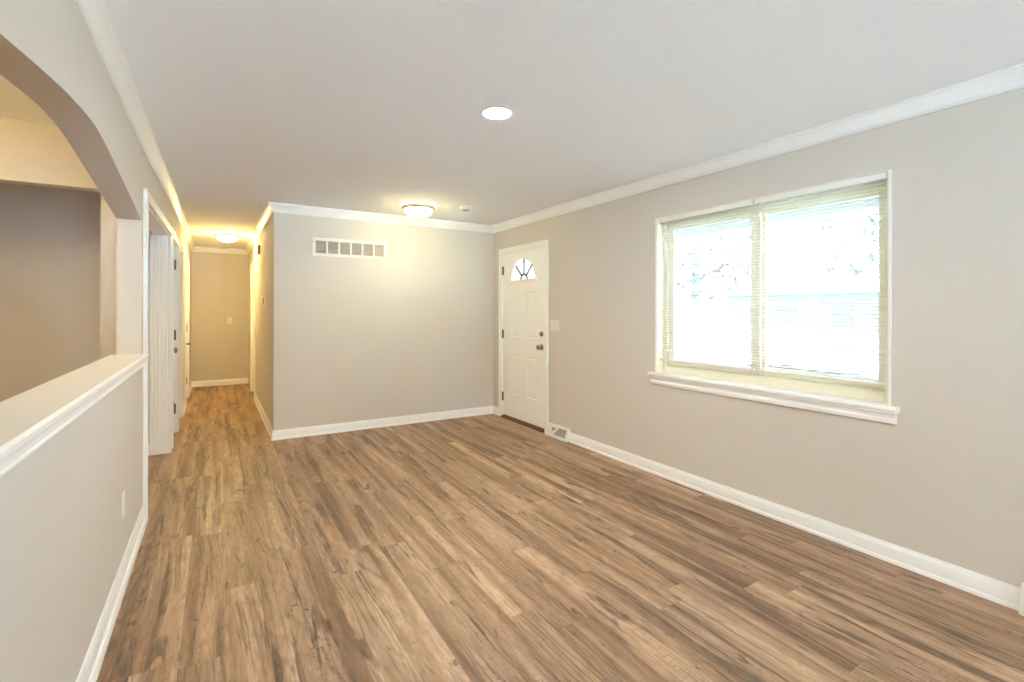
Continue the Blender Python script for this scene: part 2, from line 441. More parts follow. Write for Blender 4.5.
# half-wall cap: nosed shelf with a stepped moulding below on the room side
cap_top, cy0, cy1 = 1.068, 1.07, YJ
prof = [(XL - TW - 0.028, 1.035), (XL - TW - 0.034, 1.043), (XL - TW - 0.034, 1.060), (XL - TW - 0.026, cap_top), (XL + 0.028, cap_top), (XL + 0.036, 1.060), (XL + 0.036, 1.046), (XL + 0.028, 1.038),
        (XL + 0.022, 1.035), (XL, 1.035)]
capo = smooth_by_angle(MB().prism(prof, cy0, cy1, 'Y').build('trim_7', M['trim']), 30)
setting(capo, 'white ledge cap along the top of the half wall', 'ledge')
prof = [(XL, 1.035), (XL + 0.020, 1.035), (XL + 0.020, 1.028), (XL + 0.014, 1.022), (XL + 0.013, 1.006), (XL + 0.017, 1.000), (XL + 0.015, 0.992), (XL + 0.006, 0.988), (XL, 0.988)]
smooth_by_angle(MB().prism(prof, cy0, YJ + 0.055, 'Y').build('molding', M['trim'], capo), 30)

# ------------------------------------------------------------------ casings
CW, CT = 0.060, 0.018
def casing(name, xface, y0, y1, ztop, sgn, label, cw=CW, depth=None, back=None):
    """casing on a wall whose face is x = xface, room on the side sgn; with a jamb lining through the wall to x = back"""
    mb = MB()
    xa, xb = sorted((xface, xface + sgn * CT))
    lip = sorted((xface + sgn * CT, xface + sgn * (CT + 0.006)))
    for (p, q) in ((y0 - cw, y0), (y1, y1 + cw)):
        mb.box(xa, xb, p, q, 0, ztop)
    mb.box(xa, xb, y0 - cw, y1 + cw, ztop, ztop + cw)
    mb.box(*lip, y0 - cw, y0 - cw + 0.016, 0, ztop + cw); mb.box(*lip, y1 + cw - 0.016, y1 + cw, 0, ztop + cw)
    mb.box(*lip, y0 - cw + 0.016, y1 + cw - 0.016, ztop + cw - 0.016, ztop + cw)
    if back is not None:
        b0, b1 = sorted((xface + sgn * 0.004, back))
        mb.box(b0, b1, y0, y0 + 0.012, 0, ztop); mb.box(b0, b1, y1 - 0.012, y1, 0, ztop); mb.box(b0, b1, y0 + 0.012, y1 - 0.012, ztop - 0.012, ztop)
    return setting(mb.build(name, M['trim'], bevel=0.003), label, 'door casing')
casing('trim_8', XR, DY0, DY1, DZ, -1, 'white casing around the front door', cw=0.054, back=XR + 0.15)
casing('trim_9', XK, *D2, 2.05, 1, 'white casing of the left hall door with the round knob', back=XK - TW)
casing('trim_10', XK, *D3, 2.05, 1, 'white casing of the plain middle door in the left hall wall', back=XK - TW)
casing('trim_11', XK, *D4, 2.05, 1, 'white casing of the left hall door with the lever', back=XK - TW)
casing('trim_12', XH, *D5, 2.05, -1, 'white casing of the right hall door', back=XH + TW)
# cased opening into the passage: near casing on the pier, grooved far jamb
mb = MB()
mb.box(XL, XL + 0.020, 3.868, OP[0], 0, 2.115); mb.loft([[(xb, yy, 2.05), (xb + 0.020, yy, 2.05), (xb + 0.020, yy, 2.115), (xb, yy, 2.115)] for xb, yy in ((XL, OP[0]), (XK, OP[1] + 0.055))])
mb.box(XL + 0.020, XL + 0.026, 3.868, 3.882, 0, 2.115)
mb.box(XL - TW, XL, OP[0], OP[0] + 0.012, 0, 2.05); mb.loft([[(xb - TW, yy, 2.036), (xb, yy, 2.036), (xb, yy, 2.0495), (xb - TW, yy, 2.0495)] for xb, yy in ((XL, OP[0] + 0.012), (XK, OP[1] - 0.012))])
setting(mb.build('trim_13', M['trim'], bevel=0.003), 'white casing of the tall opening beside the half wall', 'door casing')
prof = []
n = 6; xa, xb = -0.522, XK + 0.016; wd = (xb - xa) / n
for i in range(n):
    a = xa + i * wd
    prof += [(a, OP[1] - 0.004), (a + 0.004, OP[1] - 0.012), (a + wd - 0.004, OP[1] - 0.012)]
prof += [(xb, OP[1] - 0.006), (xb, OP[1] + 0.055), (XK, OP[1] + 0.055), (XK, OP[1]), (xa, OP[1])]
setting(MB().prism(prof, 0, 2.036, 'Z').build('trim_14', M['trim']), 'white grooved far jamb of the tall left opening', 'door jamb')

# ------------------------------------------------------------------ panelled doors, built in local (u along width, v depth toward viewer, z)
def panel_faces(mb, us, zs, panels, v, fan=None, d=0.006, back=None):
    """front skin of a door leaf on plane v: rectangular cells; cells in `panels` get a stepped raised panel; `fan` cell gets a half-oval hole"""
    for i in range(len(us) - 1):
        for j in range(len(zs) - 1):
            a, b, c, e = us[i], us[i + 1], zs[j], zs[j + 1]
            rect = lambda g, vv: [(a + g, vv, c + g), (b - g, vv, c + g), (b - g, vv, e - g), (a + g, vv, e - g)]
            if (i, j) in panels:
                mb.loft([rect(0, v), rect(0.008, v - d), rect(0.018, v - d), rect(0.034, v - 0.001)], cap=False)
                mb.add(rect(0.034, v - 0.001), [(0, 1, 2, 3)])
            elif fan is not None and (i, j) == fan[0]:
                um, z0, ru, rz = fan[1]
                N = 32; inner, outer = [], []
                for k in range(N + 1):
                    t = math.pi * k / N
                    ux, uz = math.cos(t), math.sin(t)
                    inner.append((um + ru * ux, z0 + rz * uz))
                    du = (b - um) / ux if ux > 1e-6 else ((a - um) / ux if ux < -1e-6 else 1e9)
                    dz = (e - z0) / uz if uz > 1e-6 else 1e9
                    s_ = min(du, dz); outer.append((um + s_ * ux, z0 + s_ * uz))
                for vv in (v, back):
                    q = [(p[0], vv, p[1]) for p in inner] + [(p[0], vv, p[1]) for p in outer]
                    mb.add(q, [(k, k + 1, N + 2 + k, N + 1 + k) for k in range(N)])
                    # corners between the last straight runs, and the strip below the oval
                    mb.add([(a, vv, c), (b, vv, c), (b, vv, z0), (a, vv, z0)], [(0, 1, 2, 3)])
                    for cu in (a, b):
                        k = next(k for k in range(N) if (outer[k][0] - cu) * (outer[k + 1][0] - cu) == 0 and abs(outer[k][1] - e) > 1e-6 and abs(outer[k + 1][1] - e) < 1e-6
                                 or (outer[k + 1][0] == cu and abs(outer[k][1] - e) < 1e-6 and abs(outer[k + 1][1] - e) > 1e-6)) if True else 0
                        o1, o2 = outer[k], outer[k + 1]
                        mb.add([(o1[0], vv, o1[1]), (cu, vv, e), (o2[0], vv, o2[1])], [(0, 1, 2)])
                q = [(p[0], v, p[1]) for p in inner] + [(p[0], back, p[1]) for p in inner]
                mb.add(q, [(k, k + 1, N + 2 + k, N + 1 + k) for k in range(N)] + [(N, 0, N + 1, 2 * N + 1)])
            else:
                mb.add(rect(0, v), [(0, 1, 2, 3)])
                if back is not None: mb.add(rect(0, back), [(0, 1, 2, 3)])
def local_to_x(mb, x0, y0, z0, room):
    """u -> +Y, v -> toward the room (sign room on X)"""
    mb.v = [(x0 + room * p[1], y0 + p[0], z0 + p[2]) for p in mb.v]
    return mb
def leaf_mesh(wd, ht, us, zs, panels, th, fan=None):
    mb = MB()
    panel_faces(mb, us, zs, panels, 0.0, fan, back=-th)
    for a, b, c, e in ((0, wd, 0, 0), (0, wd, ht, ht)):
        mb.add([(0, 0, c), (wd, 0, c), (wd, -th, c), (0, -th, c)], [(0, 1, 2, 3)])
    for u in (0, wd):
        mb.add([(u, 0, 0), (u, 0, ht), (u, -th, ht), (u, -th, 0)], [(0, 1, 2, 3)])
    for (i, j) in panels:      # plain skin behind the panels
        a, b, c, e = us[i], us[i + 1], zs[j], zs[j + 1]
        mb.add([(a, -th, c), (b, -th, c), (b, -th, e), (a, -th, e)], [(0, 1, 2, 3)])
    return mb
# front door: two tall panels in the middle, two below, half-oval light at the top
lx, ly, lz = XR + 0.006, DY0 + 0.015, 0.036
lw, lh = DY1 - DY0 - 0.030, DZ - 0.016 - 0.036
um = lw / 2
us = [0, um - 0.290, um - 0.080, um + 0.080, um + 0.290, lw]
zs = [0, 0.325 - lz, 0.800 - lz, 1.020 - lz, 1.560 - lz, 1.660 - lz, 2.010 - lz, lh]
mb = MB()
usF = [0, um - 0.33, um + 0.33, lw]
panels = {(1, 1), (3, 1), (1, 3), (3, 3)}
th = 0.042
panel_faces(mb, us, zs[:6], panels, 0.0, back=-th)
panel_faces(mb, usF, zs[5:], set(), 0.0, fan=((1, 0), (um, 1.705 - lz, 0.268, 0.262)), back=-th)
for (i, j) in panels:
    a, b, c, e = us[i], us[i + 1], zs[j], zs[j + 1]
    mb.add([(a, -th, c), (b, -th, c), (b, -th, e), (a, -th, e)], [(0, 1, 2, 3)])
for z in (0, lh): mb.add([(0, 0, z), (lw, 0, z), (lw, -th, z), (0, -th, z)], [(0, 1, 2, 3)])
for u in (0, lw): mb.add([(u, 0, 0), (u, 0, lh), (u, -th, lh), (u, -th, 0)], [(0, 1, 2, 3)])
door1 = local_to_x(mb, lx, ly, lz, -1).build('door_1', M['door'])
setting(door1, 'white panelled front door with a fan-shaped window at the top', 'door')
# fan light: frame ring, glass, spokes
yc, zc, ru, rz = ly + um, 1.705, 0.268, 0.262
def arc(s, n=32): return [(yc + ru * s * math.cos(math.pi * k / n), zc + rz * s * math.sin(math.pi * k / n)) for k in range(n + 1)]
def half_ring(s0, s1, x0, x1, z_low=None):
    a0, a1 = arc(s0), arc(s1)
    return MB().loft([[(x0, *p), (x1, *p), (x1, *q), (x0, *q)] for p, q in zip(a0, a1)])
mb = half_ring(0.965, 1.085, lx - 0.010, lx + 0.004)
mb.box(lx - 0.010, lx + 0.004, yc - ru * 1.085, yc + ru * 1.085, zc - 0.024, zc + 0.006)
fl = mb.build('fan_window', M['door'], door1, bevel=0.003)
g = [(lx + 0.020, *p) for p in arc(1.0)]; g2 = [(lx + 0.024, *p) for p in arc(1.0)]
MB().loft([g, g2]).build('pane', M['glass'], fl)
mb = MB()
def spoke(t, s0, s1, wd=0.026):
    c_, s_ = math.cos(t), math.sin(t)
    p0 = Vector((yc + ru * s0 * c_, zc + rz * s0 * s_)); p1 = Vector((yc + ru * s1 * c_, zc + rz * s1 * s_))
    d = (p1 - p0).normalized(); nn = Vector((-d.y, d.x)) * wd / 2
    mb.loft([[(x, *(p0 + nn)), (x, *(p1 + nn)), (x, *(p1 - nn)), (x, *(p0 - nn))] for x in (lx + 0.008, lx + 0.018)])
for t in (45, 90, 135): spoke(math.radians(t), 0.24, 0.97)
a0, a1 = arc(0.20, 16), arc(0.31, 16)
mb.loft([[(lx + 0.008, *p), (lx + 0.018, *p), (lx + 0.018, *q), (lx + 0.008, *q)] for p, q in zip(a0, a1)])
mb.build('muntin', M['came'], fl)
# door hardware
def hinge(parent, x, y, z, sgn, hgt=0.09, rad=0.0065):
    mb = MB()
    mb.lathe([(rad, -hgt / 2), (rad, hgt / 2)], (x, y, z), 'Z', 12)
    mb.lathe([(0.002, hgt / 2), (0.005, hgt / 2 + 0.003), (0.002, hgt / 2 + 0.007)], (x, y, z), 'Z', 10)
    mb.box(min(x, x - sgn * 0.004), max(x, x - sgn * 0.004), y - 0.028, y + 0.018, z - hgt / 2, z + hgt / 2)
    return smooth_by_angle(mb.build('hinge', M['bronze'], parent))
for z in (1.84, 1.045, 0.262): hinge(door1, XR - 0.003, DY1 - 0.010, z, -1, 0.105)
def knob_geo(mb, x, y, z, s):
    mb.lathe([(0.001, 0.0), (0.033, 0.0), (0.034, s * 0.004), (0.028, s * 0.010), (0.013, s * 0.013), (0.011, s * 0.030), (0.020, s * 0.038), (0.028, s * 0.048), (0.029, s * 0.056), (0.023, s * 0.064), (0.010, s * 0.068), (0.001, s * 0.068)], (x, y, z), 'X', 24)
    return mb
smooth_by_angle(knob_geo(MB(), lx, ly + 0.070, 0.935, -1).build('door_knob', M['nickel'], door1), 50)
mb = MB().lathe([(0.001, 0.0), (0.030, 0.0), (0.031, -0.006), (0.024, -0.014), (0.001, -0.014)], (lx, ly + 0.070, 1.080), 'X', 24)
mb.box(lx - 0.030, lx - 0.013, ly + 0.066, ly + 0.074, 1.062, 1.098)
smooth_by_angle(mb.build('deadbolt', M['nickel'], door1), 40)
# threshold
prof = [(XR - 0.030, 0.0), (XR - 0.022, 0.014), (XR + 0.010, 0.028), (XR + 0.15, 0.030), (XR + 0.15, 0.0)]
setting(MB().prism(prof, DY0 + 0.0125, DY1 - 0.0125, 'Y').build('trim_15', M['sill_wood']), 'dark brown threshold under the front door', 'threshold')

# hall doors: six-panel leaves set back in their casings
def hall_door(name, xface, rng, sgn, label, hinge_far=True, knob=None, setback=0.022):
    y0, y1 = rng[0] + 0.015, rng[1] - 0.015
    wd, ht = y1 - y0, 2.02
    m = wd / 2
    us = [0, 0.11, m - 0.05, m + 0.05, wd - 0.11, wd]
    zs = [0, 0.20, 0.82, 0.98, 1.58, 1.68, 1.90, ht]
    pan = {(i, j) for i in (1, 3) for j in (1, 3, 5)}
    mb = leaf_mesh(wd, ht, us, zs, pan, 0.035)
    xs = xface - sgn * setback
    o = local_to_x(mb, xs, y0, 0.016, sgn).build(name, M['door'])
    setting(o, label, 'door')
    if hinge_far is not None:
        for z in (1.83, 1.065, 0.265): hinge(o, xs + sgn * 0.012, y1 + 0.004, z, sgn, 0.105, 0.010)
    if knob == 'round':
        smooth_by_angle(knob_geo(MB(), xs, y0 + 0.06, 0.942, sgn).build('door_knob', M['nickel'], o), 50)
    if knob == 'lever':
        mb = MB().lathe([(0.001, 0), (0.031, 0), (0.031, sgn * 0.008), (0.012, sgn * 0.012), (0.012, sgn * 0.075), (0.001, sgn * 0.075)], (xs, y0 + 0.06, 0.86), 'X', 20)
        mb.tube([(xs + sgn * 0.072, y0 + 0.048, 0.86), (xs + sgn * 0.078, y0 + 0.09, 0.862), (xs + sgn * 0.078, y0 + 0.17, 0.858)], [0.014, 0.012, 0.009], 10)
        smooth_by_angle(mb.build('door_lever', M['bronze'], o), 50)
    return o
hall_door('door_2', XK, D2, 1, 'white hall door with a round knob, nearest on the left', knob='round')
hall_door('door_3', XK, D3, 1, 'plain white hall door, second on the left', hinge_far=None)
hall_door('door_4', XK, D4, 1, 'cream lit hall door with a dark lever, farthest on the left', knob='lever')
hall_door('door_5', XH, D5, -1, 'cream lit door on the right side of the hall', hinge_far=None)

# ------------------------------------------------------------------ window: almond slider, stool and apron
XW = XR + 0.085
win = thing('window_1', (XR, (WY0 + WY1) / 2, WZ0), 'wide almond-framed sliding window with two panes', 'window', kind='structure')
O = Vector(win.location)
def rel(mb, root=O):
    mb.v = [(p[0] - root.x, p[1] - root.y, p[2] - root.z) for p in mb.v]
    return mb
mb = MB()
fw = 0.045
x0, x1 = XW - 0.015, XR + 0.148
mb.box(x0, x1, WY0 + 0.006, WY0 + fw, WZ0 + 0.02, WZ1); mb.box(x0, x1, WY1 - fw, WY1 - 0.006, WZ0 + 0.02, WZ1)
mb.box(x0, x1, WY0 + fw, WY1 - fw, WZ1 - 0.05, WZ1 - 0.004); mb.box(x0, x1, WY0 + fw, WY1 - fw, WZ0 + 0.02, WZ0 + 0.085)
fr = rel(mb).build('window_frame', M['almond'], win, bevel=0.003)
# jamb liner (drywall return faced in almond) and white edge bead
mb = MB()
mb.box(XR - 0.002, x0, WY0, WY0 + 0.006, WZ0 + 0.02, WZ1); mb.box(XR - 0.002, x0, WY1 - 0.006, WY1, WZ0 + 0.02, WZ1)
mb.box(XR - 0.002, x0, WY0, WY1, WZ1 - 0.004, WZ1)
rel(mb).build('jamb_liner', M['almond'], win)
mb = MB()
mb.box(XR - 0.004, XR, WY0 - 0.014, WY0, WZ0 + 0.02, WZ1); mb.box(XR - 0.004, XR, WY1, WY1 + 0.014, WZ0 + 0.02, WZ1)
rel(mb).build('edge_bead', M['trim'], win)
ym = 2.0
def sash(y0, y1, x, name_mat, st, st2):
    mb = MB(); z0, z1 = WZ0 + 0.085, WZ1 - 0.05
    mb.box(x, x + 0.024, y0, y0 + st, z0, z1); mb.box(x, x + 0.024, y1 - st2, y1, z0, z1)
    mb.box(x, x + 0.024, y0 + st, y1 - st2, z1 - 0.055, z1); mb.box(x, x + 0.024, y0 + st, y1 - st2, z0, z0 + 0.048)
    s_ = rel(mb).build('sash', M[name_mat], win, bevel=0.003)
    rel(MB().box(x + 0.010, x + 0.014, y0 + st, y1 - st2, z0 + 0.048, z1 - 0.055)).build('pane', M['glass'], s_)
    return s_
sash(WY0 + fw, ym + 0.020, XW + 0.034, 'almond', 0.050, 0.067)
sash(ym - 0.025, WY1 - fw, XW + 0.002, 'almond', 0.070, 0.055)
# stool + stepped apron
ya, yb = WY0 - 0.052, WY1 + 0.060
mb = MB()
prof = [(XR + 0.085, 0.835), (XR - 0.036, 0.835), (XR - 0.044, 0.829), (XR - 0.046, 0.818), (XR - 0.040, 0.808), (XR - 0.034, 0.806), (XR, 0.806)]
mb.prism(prof, ya, yb, 'Y')
mb.box(XR, XR + 0.085, WY0, WY1, 0.8152, 0.834)
st = smooth_by_angle(rel(mb).build('window_sill', M['trim'], win), 35)
prof = [(XR, 0.806), (XR - 0.032, 0.806), (XR - 0.032, 0.797), (XR - 0.022, 0.790), (XR - 0.020, 0.772), (XR - 0.024, 0.764), (XR - 0.022, 0.745), (XR - 0.010, 0.738), (XR, 0.738)]
smooth_by_angle(rel(MB().prism(prof, ya + 0.012, yb - 0.012, 'Y')).build('apron', M['trim'], st), 30)

# ------------------------------------------------------------------ mini blinds
def blind(y0, y1, label, wand_y):
    root = thing('mini_blind', (XR + 0.030, (y0 + y1) / 2, 2.10), label, 'blind', 'white mini blinds in the window')
    O = Vector(root.location)
    xc = XR + 0.030
    mb = MB().box(xc - 0.026, xc + 0.014, y0, y1, 2.062, 2.100)
    rel(mb, O).build('headrail', M['blind'], root, bevel=0.003)
    mb = MB()
    zb = 0.944; pitch = 0.0213; z = 2.048
    hw = 0.0125
    while z > zb + 0.012:
        prof = []
        tilt = math.radians(4)
        top, bot = [], []
        for k in range(5):
            s_ = -1 + 2 * k / 4
            dx, dz = hw * s_ * math.cos(tilt), 0.0022 * (1 - s_ * s_) + hw * s_ * math.sin(tilt)
            top.append((xc + dx, z + dz)); bot.append((xc + dx, z + dz - 0.0008))
        mb.prism(top + bot[::-1], y0 + 0.004, y1 - 0.004, 'Y')
        z -= pitch
    rel(mb, O).build('slats', M['blind'], root)
    mb = MB().box(xc - 0.013, xc + 0.013, y0 + 0.003, y1 - 0.003, zb - 0.010, zb + 0.006)
    rel(mb, O).build('bottom_rail', M['blind'], root, bevel=0.003)
    for yy in (y0 + 0.12, (y0 + y1) / 2, y1 - 0.12):
        mb = MB()
        for dx in (-0.0132, 0.0132): mb.tube([(xc + dx, yy, 2.063), (xc + dx, yy, zb)], 0.0007, 5)
        rel(mb, O).build('ladder_cord', M['blind'], root)
    mb = MB().tube([(xc - 0.026, wand_y, 2.066), (xc - 0.030, wand_y, 2.045), (xc - 0.030, wand_y, 1.30)], 0.0035, 6)
    rel(mb, O).build('tilt_wand', M['vinyl'], root)
    return root
blind(1.206, 1.966, 'right mini blind in the window, nearer the right edge', 1.915)
blind(1.976, 2.800, 'left mini blind in the window, nearer the front door', 2.70)

# ------------------------------------------------------------------ return-air vent on the back wall
vx0, vx1, vz0, vz1 = 0.878, 1.690, 1.924, 2.122
vent = thing('wall_vent', (vx0, YB, vz0), 'long white return air vent with six grey grilles', 'vent')
O = Vector(vent.location)
cells = [(0.914 + 0.1265 * i, 0.914 + 0.1265 * i + 0.106) for i in range(6)]
zc0, zc1 = 1.957, 2.089
mb = MB()
yf = YB - 0.011
edges = [vx0] + [e for c in cells for e in c] + [vx1]
for a, b in zip(edges[0::2], edges[1::2]): mb.box(a, b, yf, YB, zc0, zc1)
mb.box(vx0, vx1, yf, YB, zc1, vz1); mb.box(vx0, vx1, yf, YB, vz0, zc0)
rel(mb, O).build('frame', M['steel_white'], vent, bevel=0.002)
rel(MB().box(vx0 + 0.01, vx1 - 0.01, YB - 0.0025, YB - 0.0005, zc0 - 0.01, zc1 + 0.01), O).build('backing', M['duct'], vent)  # flat sheet, the duct's inner shade is put into its colour
for a, b in cells:
    mb = MB()
    for k in range(9):
        z = zc0 + 0.010 + k * (zc1 - zc0 - 0.012) / 8.5
        mb.add([(a, yf + 0.002, z - 0.004), (b, yf + 0.002, z - 0.004), (b, YB - 0.003, z + 0.004), (a, YB - 0.003, z + 0.004),
                (a, yf + 0.002, z - 0.0055), (b, yf + 0.002, z - 0.0055), (b, YB - 0.003, z + 0.0025), (a, YB - 0.003, z + 0.0025)],
               [(0, 1, 2, 3), (7, 6, 5, 4), (0, 4, 5, 1), (2, 6, 7, 3), (0, 3, 7, 4), (1, 5, 6, 2)])
    for k in range(1, 6): mb.box(a + k * (b - a) / 6 - 0.0015, a + k * (b - a) / 6 + 0.0015, yf + 0.003, yf + 0.0045, zc0, zc1)
    rel(mb, O).build('louver', M['louver'], vent)
for x in (vx0 + 0.016, vx1 - 0.016):
    mb = MB().lathe([(0.001, -0.002), (0.005, -0.002), (0.005, 0.001), (0.001, 0.001)], (x, yf, (vz0 + vz1) / 2), 'Y', 10)
    rel(mb, O).build('screw', M['steel_white'], vent)

# ------------------------------------------------------------------ baseboard registers (sloped face with fan-shaped grille)
def register(y0, y1):
    """y1 end is farther from the camera"""
    root = thing('baseboard_register', (XR, (y0 + y1) / 2, 0), '', 'register', 'white baseboard registers')
    O = Vector(root.location)
    d0, d1, hh = 0.058, 0.024, 0.128
    xt = lambda z: XR - (d0 + (d1 - d0) * max(0.0, (z - 0.018)) / (hh - 0.018))
    mb = MB()
    L_ = y1 - y0
    fy = lambda t: y1 - t * L_            # t = 0 at the far (door) end
    zl, zh = 0.030, 0.112
    tri = [(0.27, zh - 0.012), (0.47, zh - 0.012), (0.30, zl + 0.032)]
    trap = [(0.40, zl + 0.004), (0.92, zl + 0.004), (0.92, zh), (0.62, zh)]
    # front skin as strips around the two openings: build full shell, openings are flat overlays with their inner shade put into the colour
    prof = [(XR, 0), (XR - d0, 0), (XR - d0, 0.018), (XR - d1, hh), (XR, hh)]
    mb.prism(prof, y0, y1, 'Y')
    rel(mb, O).build('body', M['steel_white'], root, bevel=0.004)
    for poly in (tri, trap):
        outer = [(xt(z) - 0.0012, fy(t), z) for t, z in poly]
        inner = [(xt(z) - 0.0004, fy(t), z) for t, z in poly]
        g = rel(MB().loft([outer, inner]), O).build('grille_opening', M['duct'], root)
        t0 = min(p[0] for p in poly); t1 = max(p[0] for p in poly)
        mb = MB(); n = 5 if poly is tri else 12
        for k in range(1, n):
            t = t0 + (t1 - t0) * k / n
            zz = []
            for i in range(len(poly)):
                (ta, za), (tb, zb) = poly[i], poly[(i + 1) % len(poly)]
                if (ta - t) * (tb - t) < 0: zz.append(za + (zb - za) * (t - ta) / (tb - ta))
            if len(zz) >= 2:
                za, zb = min(zz), max(zz); yy = fy(t)
                mb.loft([[(xt(z) - 0.0045, yy - 0.002, z), (xt(z) - 0.0045, yy + 0.002, z), (xt(z) - 0.001, yy + 0.002, z), (xt(z) - 0.001, yy - 0.002, z)] for z in (za, zb)])
        rel(mb, O).build('louver', M['louver'], g)
    pts = [(0.345, zl + 0.004), (0.385, zl + 0.004), (0.60, zh), (0.56, zh)]
    rel(MB().loft([[(xt(z) - 0.006, fy(t), z) for t, z in pts], [(xt(z) - 0.0005, fy(t), z) for t, z in pts]]), O).build('rib', M['steel_white'], root)
    return root
r1 = register(3.955, 4.322); r1['label'] = 'white baseboard register beside the front door casing'
r2 = register(0.315, 0.682); r2['label'] = 'end of a white baseboard register at the right edge of the photo'

# ------------------------------------------------------------------ switches, outlet, thermostat, chime
sw = thing('light_switch', (XR, 4.222, 1.180), 'white triple switch plate on the wall beside the front door', 'light switch')
MB().box(-0.006, 0, -0.083, 0.083, -0.060, 0.060).build('plate', M['plastic'], sw, bevel=0.003)
for k in (-1, 0, 1):
    t_ = MB().prism([(-0.006, 0.012), (-0.011, 0.008), (-0.016, 0.012), (-0.006, -0.012)], k * 0.046 - 0.005, k * 0.046 + 0.005, 'Y').build('toggle', M['plastic'], sw)
sw2 = thing('light_switch', (0.212, YE, 1.155), 'small white switch plate on the golden hall end wall', 'light switch')
MB().box(-0.037, 0.037, -0.006, 0, -0.060, 0.060).build('plate', M['plastic'], sw2, bevel=0.003)
MB().box(-0.005, 0.005, -0.015, -0.006, -0.010, 0.013).build('toggle', M['plastic'], sw2, bevel=0.001)
ol = thing('wall_outlet', (XL, 3.083, 0.372), 'white electrical outlet low on the half wall', 'outlet')
MB().box(0, 0.006, -0.037, 0.037, -0.060, 0.060).build('plate', M['vinyl'], ol, bevel=0.003)
for z in (-0.022, 0.022):
    s_ = MB().lathe([(0.001, 0.0085), (0.0165, 0.0085), (0.017, 0.006), (0.001, 0.006)], (0, 0, z), 'X', 20).build('socket', M['vinyl'], ol)
    MB().box(0.0084, 0.0088, -0.008, -0.005, z - 0.004, z + 0.006).box(0.0084, 0.0088, 0.005, 0.008, z - 0.004, z + 0.006).build('slot', M['dark'], s_)
tm = thing('thermostat', (XH, 6.50, 1.447), 'small thermostat with a grey screen on the hall wall', 'thermostat')
MB().box(-0.026, 0, -0.060, 0.060, -0.056, 0.056).build('housing', M['plastic'], tm, bevel=0.005)
MB().box(-0.0275, -0.0255, -0.050, 0.050, -0.040, 0.046).build('screen', M['screen'], tm)
ch = thing('door_chime', (XH, 7.43, 2.155), 'small grey door chime box high on the hall wall', 'door chime')
MB().box(-0.032, 0, -0.055, 0.055, -0.060, 0.060).build('cover', simple('grey_chime_cover', (0.33, 0.29, 0.22), 0.5), ch, bevel=0.006)
mb = MB()
for k in range(4): mb.box(-0.0345, -0.031, -0.040, 0.040, -0.036 + k * 0.022, -0.030 + k * 0.022)
mb.build('grille', M['bronze'], ch)

# ------------------------------------------------------------------ ceiling fixtures
def flush_lamp(x, y, r, mat, label, power, col):
    root = thing('ceiling_lamp', (x, y, H), label, 'ceiling lamp', 'flush ceiling lamps')
    k = r / 0.17
    smooth_by_angle(MB().lathe([(0.001, 0), (0.085 * k, 0), (0.085 * k, -0.012), (0.001, -0.012)], (0, 0, 0), 'Z', 40).build('canopy', M['trim'], root))
    smooth_by_angle(MB().lathe([(0.006, -0.012), (0.006, -0.132)], (0, 0, 0), 'Z', 10).build('stem', M['rim'], root))
    # open ring that carries the bowl
    ring = [(r, -0.036), (r, -0.012), (r * 0.985, -0.008), (r * 0.965, -0.012), (r * 0.955, -0.034), (r * 0.84, -0.042), (r * 0.84, -0.046), (r * 0.96, -0.044), (r, -0.036)]
    smooth_by_angle(MB().lathe(ring, (0, 0, 0), 'Z', 48, cap=False).build('rim', M['rim'], root), 50)
    bowl = [(r * 0.83 * math.cos(a), -0.042 - 0.082 * k * math.sin(a)) for a in [math.pi / 2 * i / 14 for i in range(14)]] + [(0.008, -0.036 - 0.088 * k)]
    smooth_by_angle(MB().lathe(bowl, (0, 0, 0), 'Z', 48, cap=False).build('bowl', mat, root), 60)
    smooth_by_angle(MB().lathe([(0.001, -0.126 * k - 0.006), (0.009, -0.132), (0.009, -0.124), (0.001, -0.120)], (0, 0, 0), 'Z', 16).build('finial', M['rim'], root), 50)
    bulb('lamp_bulb', (x + 0.03, y, H - 0.034), power, col, 0.012)
    return root
flush_lamp(1.815, 4.885, 0.172, M['bowl_front'], 'glowing glass bowl lamp on the ceiling before the vent wall', 2.64, (1.000, 0.883, 0.483))
flush_lamp(0.140, 8.160, 0.160, M['bowl_hall'], 'glowing glass bowl lamp on the hall ceiling', 10.0, (1.0, 0.84, 0.58))
dl = thing('recessed_light', (1.334, 2.362, H), 'round recessed light glowing in the near ceiling', 'ceiling light')
smooth_by_angle(MB().lathe([(0.073, -0.001), (0.073, -0.004), (0.083, -0.004), (0.088, 0.0)], (0, 0, 0), 'Z', 48, cap=False).build('trim_ring', M['vinyl'], dl), 30)
MB().lathe([(0.001, -0.0035), (0.073, -0.0035), (0.073, -0.0005), (0.001, -0.0005)], (0, 0, 0), 'Z', 48).build('lens', M['led'], dl)
sd = thing('smoke_detector', (2.262, 4.670, H), 'small white smoke detector beside the ceiling lamp', 'smoke detector')
smooth_by_angle(MB().lathe([(0.001, 0), (0.066, 0), (0.066, -0.010), (0.062, -0.012), (0.061, -0.026), (0.052, -0.036), (0.030, -0.040), (0.001, -0.040)], (0, 0, 0), 'Z', 36).build('body', M['plastic'], sd), 40)
MB().lathe([(0.018, -0.0385), (0.019, -0.042), (0.034, -0.041), (0.036, -0.0370)], (0, 0, 0), 'Z', 30, cap=False).build('vent_ring', M['dark'], sd)

